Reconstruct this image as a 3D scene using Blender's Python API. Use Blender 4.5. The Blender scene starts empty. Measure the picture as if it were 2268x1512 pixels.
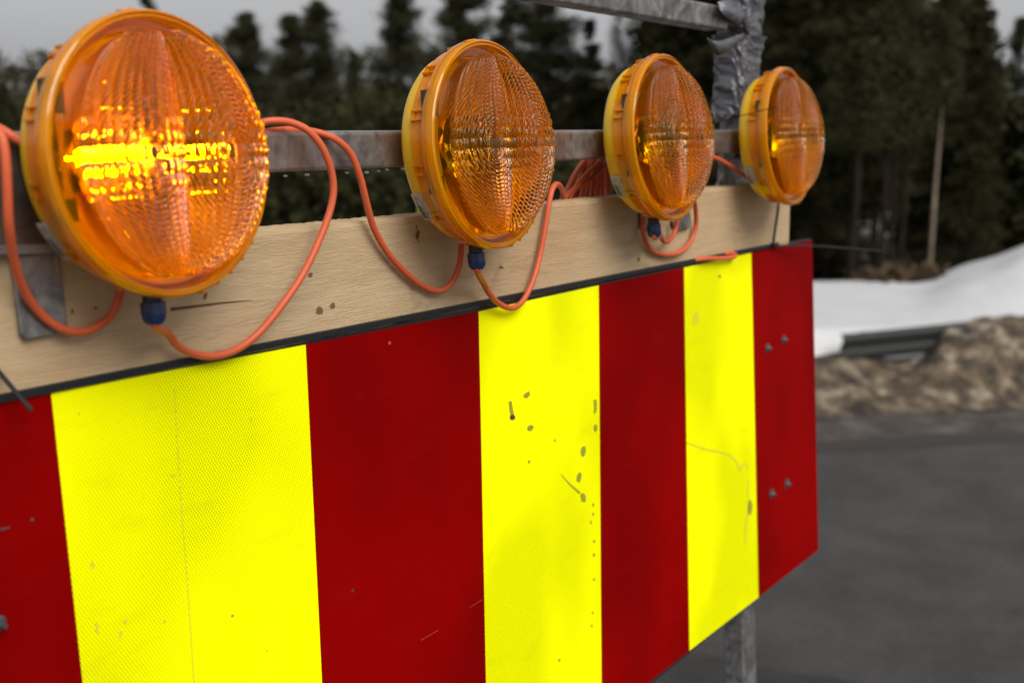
import bpy, math, random
import numpy as np
from mathutils import Vector, Matrix
from math import radians as rad, pi, sin, cos

random.seed(7); rng = np.random.default_rng(7)
S = bpy.context.scene
COL = S.collection
HC = 2.8                                     # camera height above the road
# ---------------------------------------------------------------- camera
FPX, AZ, PIT, ROL = 2756.8, 0.5877, 0.1824, 0.0194
W0, H0 = 2268, 1512
Fv = Vector((cos(AZ)*cos(PIT), sin(AZ)*cos(PIT), -sin(PIT)))
R0 = Vector((sin(AZ), -cos(AZ), 0)); U0 = R0.cross(Fv)
Rv = R0*cos(ROL) + U0*sin(ROL); Uv = -R0*sin(ROL) + U0*cos(ROL)
cd = bpy.data.cameras.new('camera'); cam = bpy.data.objects.new('camera', cd); COL.objects.link(cam)
cam.matrix_world = Matrix(((Rv.x, Uv.x, -Fv.x, 0), (Rv.y, Uv.y, -Fv.y, 0), (Rv.z, Uv.z, -Fv.z, HC), (0, 0, 0, 1)))
cd.sensor_width = 36; cd.lens = FPX/W0*36; cd.clip_start = .05; cd.clip_end = 2000
cd.dof.use_dof = True; cd.dof.focus_distance = 1.44; cd.dof.aperture_fstop = 4.3; cd.dof.aperture_blades = 9
S.camera = cam
# ---------------------------------------------------------------- world, sun, exposure
SUN_EL, SUN_AZ = rad(48), rad(248)           # soft overcast light from behind the camera (azimuth from +X)
wd = bpy.data.worlds.new('World'); S.world = wd; wd.use_nodes = True
wn, wl = wd.node_tree.nodes, wd.node_tree.links
bg = wn['Background']; sky = wn.new('ShaderNodeTexSky'); sky.sky_type = 'NISHITA'; sky.sun_disc = False
sky.sun_elevation = SUN_EL; sky.sun_rotation = pi/2 - SUN_AZ; sky.air_density = 1.0; sky.dust_density = 4.0; sky.ozone_density = 1.0
hs = wn.new('ShaderNodeHueSaturation'); hs.inputs['Saturation'].default_value = .10
mx = wn.new('ShaderNodeMix'); mx.data_type = 'RGBA'; mx.inputs[0].default_value = .72
mx.inputs[7].default_value = (2.12, 2.14, 2.22, 1)
wl.new(sky.outputs[0], hs.inputs['Color']); wl.new(hs.outputs[0], mx.inputs[6]); wl.new(mx.outputs[2], bg.inputs[0])
bg.inputs[1].default_value = .103
sl = bpy.data.lights.new('sun', 'SUN'); so = bpy.data.objects.new('sun', sl); COL.objects.link(so)
sl.energy = 1.5; sl.angle = rad(42); sl.color = (1, .97, .93)
so.rotation_euler = Vector((cos(SUN_EL)*cos(SUN_AZ), cos(SUN_EL)*sin(SUN_AZ), sin(SUN_EL))).to_track_quat('Z', 'Y').to_euler()
S.view_settings.view_transform = 'Standard'; S.view_settings.look = 'None'
S.view_settings.exposure = 1.0; S.view_settings.gamma = 1
S.cycles.max_bounces = 12; S.cycles.transmission_bounces = 8; S.cycles.transparent_max_bounces = 12
S.cycles.sample_clamp_indirect = 6
try:
    S.cycles.use_denoising = True
except Exception: pass

# ---------------------------------------------------------------- helpers
def ray(px, py): return Fv + Rv*((px-W0/2)/FPX) - Uv*((py-H0/2)/FPX)
C0 = Vector((0, 0, HC))
def bp(px, py, y, k=0.0, z0=0.0):
    """point where the line of sight meets the plane y + k*(z - z0); z0 is relative to the camera height"""
    d = ray(px, py); t = (y - k*z0)/(d.y - k*d.z)
    return C0 + d*t
def bpn(px, py, n, dist): d = ray(px, py); return C0 + d*(dist/d.dot(n))
def gz(px, py, z): d = ray(px, py); return C0 + d*((z-HC)/d.z)

def mat(name, col=(.5, .5, .5), rough=.5, metal=0, **kw):
    m = bpy.data.materials.new(name); m.use_nodes = True
    b = m.node_tree.nodes['Principled BSDF']
    b.inputs['Base Color'].default_value = (*col, 1); b.inputs['Roughness'].default_value = rough
    b.inputs['Metallic'].default_value = metal
    for k, v in kw.items(): b.inputs[k.replace('_', ' ')].default_value = v
    return m
class NT:
    def __init__(s, m): s.n = m.node_tree.nodes; s.l = m.node_tree.links; s.b = s.n['Principled BSDF']; s._c = None
    def new(s, t, **kw):
        q = s.n.new(t)
        for k, v in kw.items(): setattr(q, k, v)
        return q
    def coord(s, scale=(1, 1, 1), rot=(0, 0, 0)):
        c = s.new('ShaderNodeTexCoord'); m = s.new('ShaderNodeMapping')
        m.inputs['Scale'].default_value = scale; m.inputs['Rotation'].default_value = rot
        s.l.new(c.outputs['Object'], m.inputs[0]); return m.outputs[0]
    def noise(s, v, scale, detail=4, rough=.6, dist=0):
        q = s.new('ShaderNodeTexNoise'); q.inputs['Scale'].default_value = scale
        q.inputs['Detail'].default_value = detail; q.inputs['Roughness'].default_value = rough
        q.inputs['Distortion'].default_value = dist
        s.l.new(v, q.inputs['Vector']); return q.outputs['Fac']
    def ramp(s, f, stops):
        q = s.new('ShaderNodeValToRGB'); e = q.color_ramp.elements
        while len(e) < len(stops): e.new(.5)
        for a, (p, c) in zip(e, stops):
            a.position = p; a.color = (*c, 1) if len(c) == 3 else c
        s.l.new(f, q.inputs[0]); return q.outputs[0]
    def mix(s, f, a, b, mode='MIX'):
        q = s.new('ShaderNodeMix'); q.data_type = 'RGBA'; q.blend_type = mode
        for i, v in ((0, f), (6, a), (7, b)):
            if hasattr(v, 'links'): s.l.new(v, q.inputs[i])
            else: q.inputs[i].default_value = v if i == 0 else (*v, 1)
        return q.outputs[2]
    def math(s, op, a, b=0):
        q = s.new('ShaderNodeMath', operation=op)
        for i, v in ((0, a), (1, b)):
            if hasattr(v, 'links'): s.l.new(v, q.inputs[i])
            else: q.inputs[i].default_value = v
        return q.outputs[0]
    def bump(s, h, strength, dist):
        q = s.new('ShaderNodeBump'); q.inputs['Strength'].default_value = strength; q.inputs['Distance'].default_value = dist
        s.l.new(h, q.inputs['Height']); s.l.new(q.outputs[0], s.b.inputs['Normal']); return q
    def base(s, c): s.l.new(c, s.b.inputs['Base Color'])
    def rough(s, c): s.l.new(c, s.b.inputs['Roughness'])

class MB:
    def __init__(s): s.v = []; s.f = []; s.m = []; s.sm = []
    def add(s, vs, fs, mi=0, smooth=False):
        o = len(s.v); s.v += [tuple(v) for v in vs]
        for f in fs: s.f.append(tuple(o+i for i in f)); s.m.append(mi); s.sm.append(smooth)
        return s
    def box(s, lo, hi, mi=0, M=None):
        x0, y0, z0 = lo; x1, y1, z1 = hi
        vs = [Vector(p) for p in ((x0, y0, z0), (x1, y0, z0), (x1, y1, z0), (x0, y1, z0), (x0, y0, z1), (x1, y0, z1), (x1, y1, z1), (x0, y1, z1))]
        if M: vs = [M @ v for v in vs]
        return s.add(vs, [(0, 3, 2, 1), (4, 5, 6, 7), (0, 1, 5, 4), (1, 2, 6, 5), (2, 3, 7, 6), (3, 0, 4, 7)], mi)
    def prism(s, front, back, mi=0):
        n = len(front)
        s.add(list(front)+list(back), [tuple(range(n)), tuple(range(2*n-1, n-1, -1))] + [(i, i+n, (i+1) % n+n, (i+1) % n) for i in range(n)], mi)
        return s
    def tube(s, pts, r, seg=10, mi=0, cap=True):
        pts = [Vector(p) for p in pts]; n = len(pts)
        rs = r if hasattr(r, '__len__') else [r]*n
        up = None; vs = []
        for i, p in enumerate(pts):
            t = (pts[min(i+1, n-1)] - pts[max(i-1, 0)]).normalized()
            if up is None: up = t.orthogonal().normalized()
            up = (up - t*up.dot(t)).normalized(); w = t.cross(up)
            vs += [p + (up*cos(a)+w*sin(a))*rs[i] for a in [2*pi*j/seg for j in range(seg)]]
        fs = [(i*seg+j, i*seg+(j+1) % seg, (i+1)*seg+(j+1) % seg, (i+1)*seg+j) for i in range(n-1) for j in range(seg)]
        if cap: fs += [tuple(range(seg-1, -1, -1)), tuple(range((n-1)*seg, n*seg))]
        return s.add(vs, fs, mi, True)
    def lathe(s, prof, seg=96, mi=0, c=(0, 0, 0), smooth=True, closed=False):
        """profile of (radius, y) turned about the y axis"""
        vs = [(c[0]+r*cos(2*pi*j/seg), c[1]+y, c[2]+r*sin(2*pi*j/seg)) for r, y in prof for j in range(seg)]
        n = len(prof); fs = [(i*seg+j, i*seg+(j+1) % seg, (i+1) % n*seg+(j+1) % seg, (i+1) % n*seg+j) for i in range(n if closed else n-1) for j in range(seg)]
        return s.add(vs, fs, mi, smooth)
    def build(s, name, mats, parent=None, bevel=0, world=True):
        me = bpy.data.meshes.new(name)
        off = Vector(parent_loc(parent)) if (parent is not None and world) else Vector((0, 0, 0))
        me.from_pydata([tuple(Vector(v)-off) for v in s.v], [], s.f)
        for m in (mats if isinstance(mats, (list, tuple)) else [mats]): me.materials.append(m)
        me.polygons.foreach_set('material_index', s.m); me.polygons.foreach_set('use_smooth', s.sm)
        if any(s.sm):
            try: me.set_sharp_from_angle(angle=rad(38))
            except Exception: pass
        me.update()
        o = bpy.data.objects.new(name, me); COL.objects.link(o)
        if parent is not None: o.parent = parent
        if bevel:
            b = o.modifiers.new('edge', 'BEVEL'); b.width = bevel; b.segments = 3; b.limit_method = 'ANGLE'; b.angle_limit = rad(50)
        return o
def parent_loc(p):
    v = Vector((0, 0, 0))
    while p is not None: v += p.location; p = p.parent
    return v
def tag(o, label=None, cat=None, group=None, kind=None):
    for k, v in (('label', label), ('category', cat), ('group', group), ('kind', kind)):
        if v: o[k] = v
    return o
def thing(name, label, cat, loc=(0, 0, 0), group=None):
    o = bpy.data.objects.new(name, None); o.location = loc; o.empty_display_size = .05; COL.objects.link(o)
    return tag(o, label, cat, group)
def spline(P, n=8):
    P = [Vector(p) for p in P]; out = []
    for i in range(len(P)-1):
        a, b, c, d = P[max(i-1, 0)], P[i], P[i+1], P[min(i+2, len(P)-1)]
        for k in range(n):
            t = k/n
            out.append(.5*((2*b)+(c-a)*t+(2*a-5*b+4*c-d)*t*t+(3*b-a-3*c+d)*t**3))
    return out+[P[-1]]

# ---------------------------------------------------------------- materials
# sheeting: fluorescent yellow and red prismatic film with a honeycomb of cells
def sheeting(name, c1, c2, wear, amount):
    m = mat(name, c1, .6); t = NT(m)
    t.b.inputs['Specular IOR Level'].default_value = .03
    v = t.coord(); sp = t.new('ShaderNodeSeparateXYZ'); t.l.new(v, sp.inputs[0])
    K = 2*pi/.0072
    a = t.math('SINE', t.math('MULTIPLY', t.math('ADD', sp.outputs[0], t.math('MULTIPLY', sp.outputs[2], .62)), K))
    b = t.math('SINE', t.math('MULTIPLY', t.math('SUBTRACT', sp.outputs[0], t.math('MULTIPLY', sp.outputs[2], .62)), K))
    cell = t.math('MAXIMUM', t.math('MULTIPLY', a, a), t.math('MULTIPLY', b, b))
    cell = t.ramp(cell, [(.62, (0, 0, 0)), (.93, (1, 1, 1))])
    sheen_mask = t.ramp(t.noise(t.coord((1, 1, .7), (0, rad(35), 0)), 3.2, 2, .5), [(.40, (0, 0, 0)), (.56, (1, 1, 1))])  # soft patches put the film's uneven sheen into its colour
    inner = t.mix(sheen_mask, c1, c2)
    film = t.mix(t.math('MULTIPLY', cell, amount), inner, c1)
    n2 = t.ramp(t.noise(t.coord((1, 1, 3)), 9, 8, .7), [(.55, (0, 0, 0)), (.80, (1, 1, 1))])
    film = t.mix(t.math('MULTIPLY', n2, .45), film, wear)
    n3 = t.ramp(t.noise(t.coord((1, 1, .6)), 240, 2, .5), [(.77, (0, 0, 0)), (.80, (1, 1, 1))])
    film = t.mix(t.math('MULTIPLY', n3, .7), film, (wear[0]*.4, wear[1]*.4, wear[2]*.4))
    t.base(film); t.bump(cell, .15, .0004)
    return m
M_YEL = sheeting('yellow_film', (.99, .99, 0), (.46, .51, 0), (.56, .54, .004), 1.0)
M_RED = sheeting('red_film', (.235, .0, .0), (.135, 0, .0), (.25, .004, .003), .7)
M_DIRT = mat('dried_mud', (.30, .285, .008), .8)
M_DIRT2 = mat('faint_mud', (.62, .62, .006), .8)
M_DIRT3 = mat('dark_grit', (.05, .045, .02), .8)

def wood():
    m = mat('sawn_pine', (.4, .26, .13), .75); t = NT(m)
    t.b.inputs['Specular IOR Level'].default_value = .2
    g = t.noise(t.coord((.9, 6, 9)), 9, 6, .6, .8)
    c = t.ramp(g, [(.25, (.44, .31, .175)), (.5, (.51, .375, .22)), (.75, (.56, .425, .26))])
    k = t.noise(t.coord((1, 1, 2.2)), 11, 3, .5, 1.5)
    c = t.mix(t.math('MULTIPLY', t.ramp(k, [(.62, (0, 0, 0)), (.78, (1, 1, 1))]), .45), c, (.26, .12, .055))
    big = t.noise(t.coord((1, 1, 1)), 3.5, 3, .5)
    c = t.mix(t.math('MULTIPLY', t.ramp(big, [(.4, (0, 0, 0)), (.7, (1, 1, 1))]), .5), c, (.44, .25, .12))
    t.base(c)
    saw = t.noise(t.coord((1.0, 5, 13), (0, rad(3), 0)), 42, 3, .55, 1.2)
    fuzz = t.noise(t.coord((3, 3, 3)), 220, 4, .7)
    t.bump(t.math('ADD', saw, t.math('MULTIPLY', fuzz, .35)), .6, .0024)
    return m
M_WOOD = wood()
M_RESIN = mat('resin_crack', (.13, .035, .014), .6)
M_KNOT = mat('knot', (.17, .075, .03), .7)

def galv(name, rust=.0, dark=1.0):  # rust tint also paints lamp glow on the rail and bracket plates
    m = mat(name, (.3, .3, .3), .45, .75); t = NT(m)
    a = t.noise(t.coord(), 26, 6, .65, .8)
    c = t.ramp(a, [(.34, (.15*dark, .15*dark, .155*dark)), (.5, (.30*dark, .30*dark, .30*dark)), (.64, (.52*dark, .51*dark, .50*dark))])
    vo = t.new('ShaderNodeTexVoronoi'); vo.inputs['Scale'].default_value = 55; t.l.new(t.coord((1, 1, .7)), vo.inputs['Vector'])
    c = t.mix(t.ramp(vo.outputs['Distance'], [(.08, (.75, .75, .75)), (.34, (0, 0, 0))]), c, (.09, .085, .09))
    if rust:
        r = t.ramp(t.noise(t.coord((1, 1, .6)), 7, 5, .6, .5), [(.40, (0, 0, 0)), (.62, (1, 1, 1))])
        c = t.mix(t.math('MULTIPLY', r, rust), c, (.24, .115, .055))
    t.base(c); t.rough(t.ramp(a, [(.3, (.6, .6, .6)), (.8, (.38, .38, .38))])); t.bump(a, .35, .0006)
    return m
M_RAIL = galv('galvanised_rust_glow', .85, .88)  # rust tint also paints orange lamp reflections on the rail
M_GALV = galv('galvanised', .12, .8)
M_DARKPL = galv('dark_rust_glow_plate', .9, .4)  # dark brown-red tint paints lamp glow along with rust
M_GUARD = mat('guardrail_steel', (.017, .019, .017), .75)
M_STEEL = mat('zinc_bolt', (.16, .16, .165), .4, .8)
M_RUBBER = mat('black_rubber', (.012, .012, .013), .4)
M_ALU = mat('aluminium_edge', (.55, .55, .56), .35, .6)
M_TAPE = mat('duct_tape', (.15, .15, .165), .22, .5); t = NT(M_TAPE)
t.bump(t.noise(t.coord((1, 1, 2.5)), 55, 4, .6, 1.5), .8, .004)
M_TIE = mat('black_nylon', (.006, .005, .005), .7)
M_CABLE = mat('orange_cable', (.56, .10, .035), .45); t = NT(M_CABLE)
t.b.inputs['Specular IOR Level'].default_value = .35
cs = t.ramp(t.noise(t.coord(), 190, 2, .5), [(.73, (0, 0, 0)), (.77, (1, 1, 1))])
c_ = t.mix(t.math('MULTIPLY', t.noise(t.coord(), 14, 3, .6), .5), (.62, .115, .042), (.46, .070, .024))
t.base(t.mix(t.math('MULTIPLY', cs, .7), c_, (.12, .03, .015)))
M_BLUE = mat('blue_nut', (.006, .022, .085), .35)
M_BLACK = mat('black_plastic', (.008, .008, .008), .45)

# lamp plastics
def amber(name, col, rough, trans, bump=None, sss=0):
    m = mat(name, col, rough, Transmission_Weight=trans, IOR=1.45); t = NT(m)
    if bump: t.bump(t.noise(t.coord(), bump[0], 2, .5), bump[1], bump[2])
    return m
M_LENS = amber('amber_lens', (1.0, .57, .0), .02, .97)
M_LENS.node_tree.nodes['Principled BSDF'].inputs['IOR'].default_value = 1.47
M_LENS.node_tree.nodes['Principled BSDF'].inputs['Specular IOR Level'].default_value = .30
M_RIM = amber('amber_rim', (.95, .40, .0), .10, .60, (90, .12, .001))
M_BODY = mat('yellow_housing', (.82, .475, .0), .38, Subsurface_Weight=.25, Subsurface_Scale=.02)
M_BODY.node_tree.nodes['Principled BSDF'].inputs['Subsurface Radius'].default_value = (1, .5, .05)
M_INNER = mat('amber_inner', (1.0, .47, .0), .12, .6)
M_MIRROR = mat('reflector', (.95, .62, .12), .12, 1.0)
M_PCB = mat('circuit_board', (.05, .03, .015), .5)
M_PAPER = mat('white_sticker', (.42, .38, .32), .5)
M_PAPER2 = mat('yellowed_sticker', (.45, .36, .15), .5)
M_INK = mat('ink', (.02, .02, .02), .6)
M_LED = mat('led_off', (.9, .7, .2), .2, .3)
M_LIT = mat('led_lit', (1, .5, .05), .4); b_ = M_LIT.node_tree.nodes['Principled BSDF']
b_.inputs['Emission Color'].default_value = (1, .42, .035, 1); b_.inputs['Emission Strength'].default_value = 110
M_DROP = mat('water', (1, 1, 1), .0, Transmission_Weight=1.0, IOR=1.33)

# grounds
def ground(name, stops, scale, rough, bumpd, sp=None, detail=8, bs=.8):
    m = mat(name, (.1, .1, .1), rough); t = NT(m)
    n = t.noise(t.coord(), scale, detail, .65)
    c = t.ramp(n, stops)
    if sp: c = t.mix(t.ramp(t.noise(t.coord(), sp[0], 3, .6), [(sp[1], (0, 0, 0)), (sp[1]+.12, (1, 1, 1))]), c, sp[2])
    t.base(c); t.bump(t.noise(t.coord(), scale*4, 8, .7), bs, bumpd); return m
M_ASPH = ground('asphalt', [(.36, (.020, .018, .017)), (.50, (.030, .0275, .026)), (.66, (.041, .037, .035))], 1.8, .72, .012, (34, .58, (.070, .062, .056)), 10, 1.0)
M_SHOULD = ground('gravel_shoulder', [(.3, (.018, .014, .011)), (.5, (.05, .041, .034)), (.7, (.10, .085, .07))], 3.0, .9, .03)
M_BANK = ground('dirty_snow', [(.38, (.020, .013, .008)), (.48, (.070, .048, .028)), (.57, (.16, .12, .074)), (.72, (.42, .36, .27))], 4.2, .85, .06, (1.1, .62, (.48, .42, .33)))
M_SNOW = ground('snow', [(.35, (.47, .47, .475)), (.6, (.53, .53, .535))], 1.5, .6, .03)
M_FARG = ground('forest_floor_snow', [(.40, (.035, .03, .02)), (.52, (.10, .09, .075)), (.66, (.5, .5, .5))], .35, .9, .05)

def leafmat(name, a, b):
    m = mat(name, a, .85); t = NT(m); t.b.inputs['Specular IOR Level'].default_value = .1
    t.base(t.ramp(t.noise(t.coord(), 1.3, 4, .7), [(.35, a), (.65, b)])); return m
M_NEED = leafmat('spruce_needles', (.018, .019, .007), (.042, .040, .016))
M_PINE = leafmat('pine_needles', (.024, .026, .011), (.056, .053, .025))
M_TWIG = leafmat('bare_twigs', (.055, .035, .032), (.12, .085, .08))
M_BARK = leafmat('dark_bark', (.010, .007, .005), (.024, .016, .011))
M_PALE = leafmat('pale_bark', (.13, .10, .07), (.30, .25, .19))
M_SHRUB = leafmat('dry_shrub', (.04, .026, .016), (.09, .06, .035))

# ---------------------------------------------------------------- the setting: ground strips along the road edge
E0 = gz(1813, 985, 0); E1 = gz(2268, 962, 0)
ev = (E1-E0).normalized(); nv = Vector((-ev.y, ev.x, 0)); 
if nv.dot(E0) < 0: nv = -nv
T0 = nv.dot(E0); S0 = ev.dot(E0); S1 = ev.dot(E1)
def fbm(x, y, o=4, seed=0):
    v = 0*x; a = 1
    r = np.random.default_rng(seed)
    for i in range(o*3):
        th = r.uniform(0, 2*pi); k = 2**(i/3); ph = r.uniform(0, 2*pi, 2)
        v = v + a*np.sin(k*(x*cos(th)+y*sin(th))+ph[0]+1.7*np.sin(.6*k*(y*cos(th)-x*sin(th))+ph[1])); a *= .80
    return v/3
def sstep(a, b, x): u = np.clip((x-a)/(b-a), 0, 1); return u*u*(3-2*u)
def terrain(s, t):
    a = (s*T0/(T0+t)-S0)/(S1-S0)          # 0 at the right end of the board, 1 at the picture's right edge
    z = .035*sstep(.1, .5, t)
    top = .27 + .37*sstep(.42, .60, a) - .10*np.exp(-((a-.30)/.12)**2) + .05*np.sin(a*9)
    z = z + top*sstep(.75, 2.0, t)
    z = z + (.54-top)*sstep(2.0, 2.5, t)
    z = z - .03*np.clip(t-2.5, 0, 3)
    z = z + .52*sstep(.38, .95, a)*sstep(2.6, 5.2, t) + .05*np.sin(a*14)*sstep(2.6, 5, t)*sstep(.3, .8, a)
    z = z - 1.1*sstep(5.8, 14, t) + .9*sstep(30, 60, t) + 2.0*sstep(60, 95, t)
    return z
def strip(name, t0, t1, ns, nt, m, amp, kx, dz=0, s0=-40, s1=26, seed=1, kind='structure', extra=None):
    s = np.linspace(s0, s1, ns); tt = np.linspace(t0, t1, nt)
    SS, TT = np.meshgrid(s, tt, indexing='ij')
    Z = terrain(SS, TT)+dz
    env = np.minimum(1, np.minimum((TT-t0), (t1-TT))/(.18*(t1-t0))+.02)
    if amp: Z = Z + amp*fbm(SS*kx, TT*kx, 4, seed)*env
    if extra is not None: Z = Z+extra(SS, TT)*env
    X = ev.x*SS+nv.x*(TT+T0); Y = ev.y*SS+nv.y*(TT+T0)
    V = np.stack([X, Y, Z], -1).reshape(-1, 3)
    i = np.arange(ns*nt).reshape(ns, nt)
    Fq = np.stack([i[:-1, :-1], i[1:, :-1], i[1:, 1:], i[:-1, 1:]], -1).reshape(-1, 4)
    me = bpy.data.meshes.new(name); me.from_pydata(V.tolist(), [], Fq.tolist()); me.materials.append(m)
    me.polygons.foreach_set('use_smooth', [True]*len(Fq)); me.update()
    if me.polygons[0].normal.z < 0: me.flip_normals()
    o = bpy.data.objects.new(name, me); COL.objects.link(o); o['kind'] = kind
    return o
MB().add([(-400, -400, -.02-3.0), (400, -400, -.02-3.0), (400, 400, -3.02), (-400, 400, -3.02)], [(0, 1, 2, 3)]).build('ground', M_FARG)['kind'] = 'structure'
rd = MB().add([tuple(ev*a+nv*b) for a, b in ((-60, T0-22), (60, T0-22), (60, T0), (-60, T0))], [(0, 1, 2, 3)]); rd.v = [(x, y, 0.0) for x, y, z in rd.v]
rd.build('road', M_ASPH)['kind'] = 'structure'
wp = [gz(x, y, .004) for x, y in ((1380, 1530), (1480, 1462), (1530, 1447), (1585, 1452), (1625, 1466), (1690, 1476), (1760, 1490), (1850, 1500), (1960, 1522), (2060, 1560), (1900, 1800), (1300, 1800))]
MB().add(wp, [tuple(range(len(wp)))]).build('wet_shadow_patch', ground('shadowed_wet_asphalt', [(.35, (.010, .009, .008)), (.6, (.020, .018, .016))], 6, .5, .008))['kind'] = 'structure'  # dark sheet painting the frame's shadow on the wet road
strip('road_edge_gutter', -.22, .16, 90, 3, mat('wet_grit', (.022, .018, .015), .7), 0, 1, .004)
strip('road_shoulder', .1, .9, 200, 14, M_SHOULD, .015, 5, .006, -8, 16, 2)
strip('dirty_snow_bank', .72, 2.12, 420, 70, M_BANK, .045, 5.5, .012, -6, 14, 3,
      extra=lambda s, t: .05*np.abs(fbm(s*9, t*9, 3, 8)))
strip('snow_field', 2.0, 7.5, 200, 50, M_SNOW, .012, 2.0, .0, -20, 24, 4)
strip('forest_ground', 7.2, 130, 130, 90, M_FARG, .06, .5, -.02, -120, 110, 5)

# guardrail: W beam on a post, half buried in the bank
TG = 1.98
def gpt(px, py): return bpn(px, py, nv, T0+TG)
ga, gb = gpt(1862, 740), gpt(2262, 700)
gd = (gb-ga).normalized(); GL = (gb-ga).length+4
gr = thing('guardrail', 'rusty steel guardrail half buried in the dirty snow bank', 'guardrail', ga)
prof = [(0, 0), (-.012, -.004), (-.055, -.05), (-.055, -.085), (-.012, -.125), (-.012, -.165), (-.055, -.205), (-.055, -.24), (-.012, -.285), (0, -.29)]
vs = []; fs = []
for k in (0, 1):
    for (d, z) in prof: vs.append(ga+gd*(GL*k)+nv*d+Vector((0, 0, z)))
for k in (0, 1):
    for (d, z) in prof: vs.append(ga+gd*(GL*k)+nv*(d+.004)+Vector((0, 0, z)))
n = len(prof)
for i in range(n-1): fs += [(i, i+1, n+i+1, n+i), (2*n+i, 3*n+i, 3*n+i+1, 2*n+i+1)]
fs += [(0, n, 3*n, 2*n), (n-1, 3*n-1, 4*n-1, 2*n-1)]
MB().add(vs, fs, 0, False).build('beam', M_GUARD, gr)
for d in (.42, 2.42):
    p = ga+gd*d; MB().box((p.x-.045, p.y+.06, -.2), (p.x+.045, p.y+.16, p.z-.03)).build('post', M_GUARD, gr)

# ---------------------------------------------------------------- trees
def leaf_arrays(P, D, L, Wd):
    """blade quads: P centres, D directions, L lengths, Wd widths"""
    n = len(P); r = rng.normal(size=(n, 3)); s_ = np.cross(D, r); s_ /= np.linalg.norm(s_, axis=1)[:, None]+1e-9
    a = P-D*L[:, None]/2; b = P+D*L[:, None]/2; w = s_*Wd[:, None]/2
    return np.stack([a-w, a+w, b+w*.3, b-w*.3], 1).reshape(-1, 3)
def mesh_quads(name, V, m):
    n = len(V)//4; me = bpy.data.meshes.new(name)
    me.vertices.add(len(V)); me.vertices.foreach_set('co', V.astype(np.float32).ravel())
    me.loops.add(n*4); me.loops.foreach_set('vertex_index', np.arange(n*4, dtype=np.int32))
    me.polygons.add(n); me.polygons.foreach_set('loop_start', np.arange(0, n*4, 4, dtype=np.int32))
    try: me.polygons.foreach_set('loop_total', np.full(n, 4, dtype=np.int32))
    except Exception: pass
    me.update(calc_edges=True); me.validate(); me.materials.append(m); return me
def unit(a): return a/(np.linalg.norm(a, axis=-1, keepdims=True)+1e-9)
def conifer(H, Rb, kind, seed, N=15000, low=.08):
    r = np.random.default_rng(seed)
    nb = int({'spruce': 150, 'pine': 78, 'thin': 60}[kind]*1.0)
    tr = MB(); pts = [Vector((.02*H*sin(i*.9+seed)*.15, .02*H*cos(i*1.3+seed)*.15, H*i/10)) for i in range(11)]
    tr.tube(pts, [max(.012, .010*H*(1-i/10.5)) for i in range(11)], 8)
    P = []; D = []; L = []; Wd = []
    per = N//nb
    for b in range(nb):
        u = r.uniform(low, .99) if kind == 'spruce' else low+(1-low)*r.uniform(0, 1)**.8
        az = r.uniform(0, 2*pi)
        if kind == 'spruce': ln = Rb*(1.03-u)**.85*r.uniform(.6, 1.15); dz = -.25+.5*u
        else:
            ln = Rb*(1.04-u)**.85*r.uniform(.35, 1.2)*(.55+.45*sin(min(1, (u-low)/(1-low)*2)*pi/2)); dz = .25+.35*u
        d = np.array([cos(az), sin(az), dz+r.normal()*.12]); base = np.array([0, 0, u*H])
        tip = base+d*ln
        tr.tube([base, base+d*ln*.5+np.array([0, 0, .03*ln]), tip], [.006*H*(1-u)+.008, .008, .004], 4, cap=False)
        q = r.uniform(.12, 1, per)**.75
        droop = -.16*ln*q**2 if kind == 'spruce' else .10*ln*q**2
        spread = ln*.15*(1.15-q)+.05
        c = base+d*ln*q[:, None]; c[:, 2] += droop
        if kind != 'spruce':            # clumps of needles
            cl = r.integers(0, 5, per); cc = base+d*ln*np.linspace(.35, 1, 5)[cl][:, None]+r.normal(size=(5, 3))[cl]*.16*ln
            c = np.where(r.random(per)[:, None] < .8, cc, c); spread = .10+.11*ln
            spread = np.full(per, spread)
        c = c+r.normal(size=(per, 3))*spread[:, None]*np.array([1, 1, .6])
        P.append(c); D.append(unit(d+r.normal(size=(per, 3))*.7)); L.append(r.uniform(.08, .20, per)); Wd.append(r.uniform(.016, .04, per))
    V = leaf_arrays(np.concatenate(P), np.concatenate(D), np.concatenate(L), np.concatenate(Wd))
    return tr, V, H
def birch(H, Rb, seed, dens=1.0):
    r = np.random.default_rng(seed); tr = MB()
    pts = [Vector((.03*sin(i*1.1+seed)*H*.2, .03*cos(i*.8+seed)*H*.2, H*i/10)) for i in range(11)]
    tr.tube(pts, [max(.01, .011*H*(1-i/10.6)) for i in range(11)], 8)
    P = []; D = []; L = []; Wd = []
    for b in range(int(46*dens)):
        u = r.uniform(.3, .98); az = r.uniform(0, 2*pi); ln = Rb*(1.15-u)*r.uniform(.6, 1.2)
        p = np.array([0, 0, u*H]); d = unit(np.array([cos(az), sin(az), r.uniform(.7, 1.6)]))
        tr.tube([p, p+d*ln*.5, p+d*ln+np.array([0, 0, -.06*ln])], [.022*(1.1-u)+.006, .010, .004], 4, cap=False)
        k = 70; q = r.uniform(.2, 1, k); c = p+d*ln*q[:, None]
        dd = unit(d*.7+r.normal(size=(k, 3))*.6+np.array([0, 0, .2])); l = r.uniform(.2, .65, k)
        P.append(c+dd*l[:, None]/2); D.append(dd); L.append(l); Wd.append(r.uniform(.006, .013, k))
    return tr, leaf_arrays(np.concatenate(P), np.concatenate(D), np.concatenate(L), np.concatenate(Wd)), H
PROTO = {}
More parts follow.
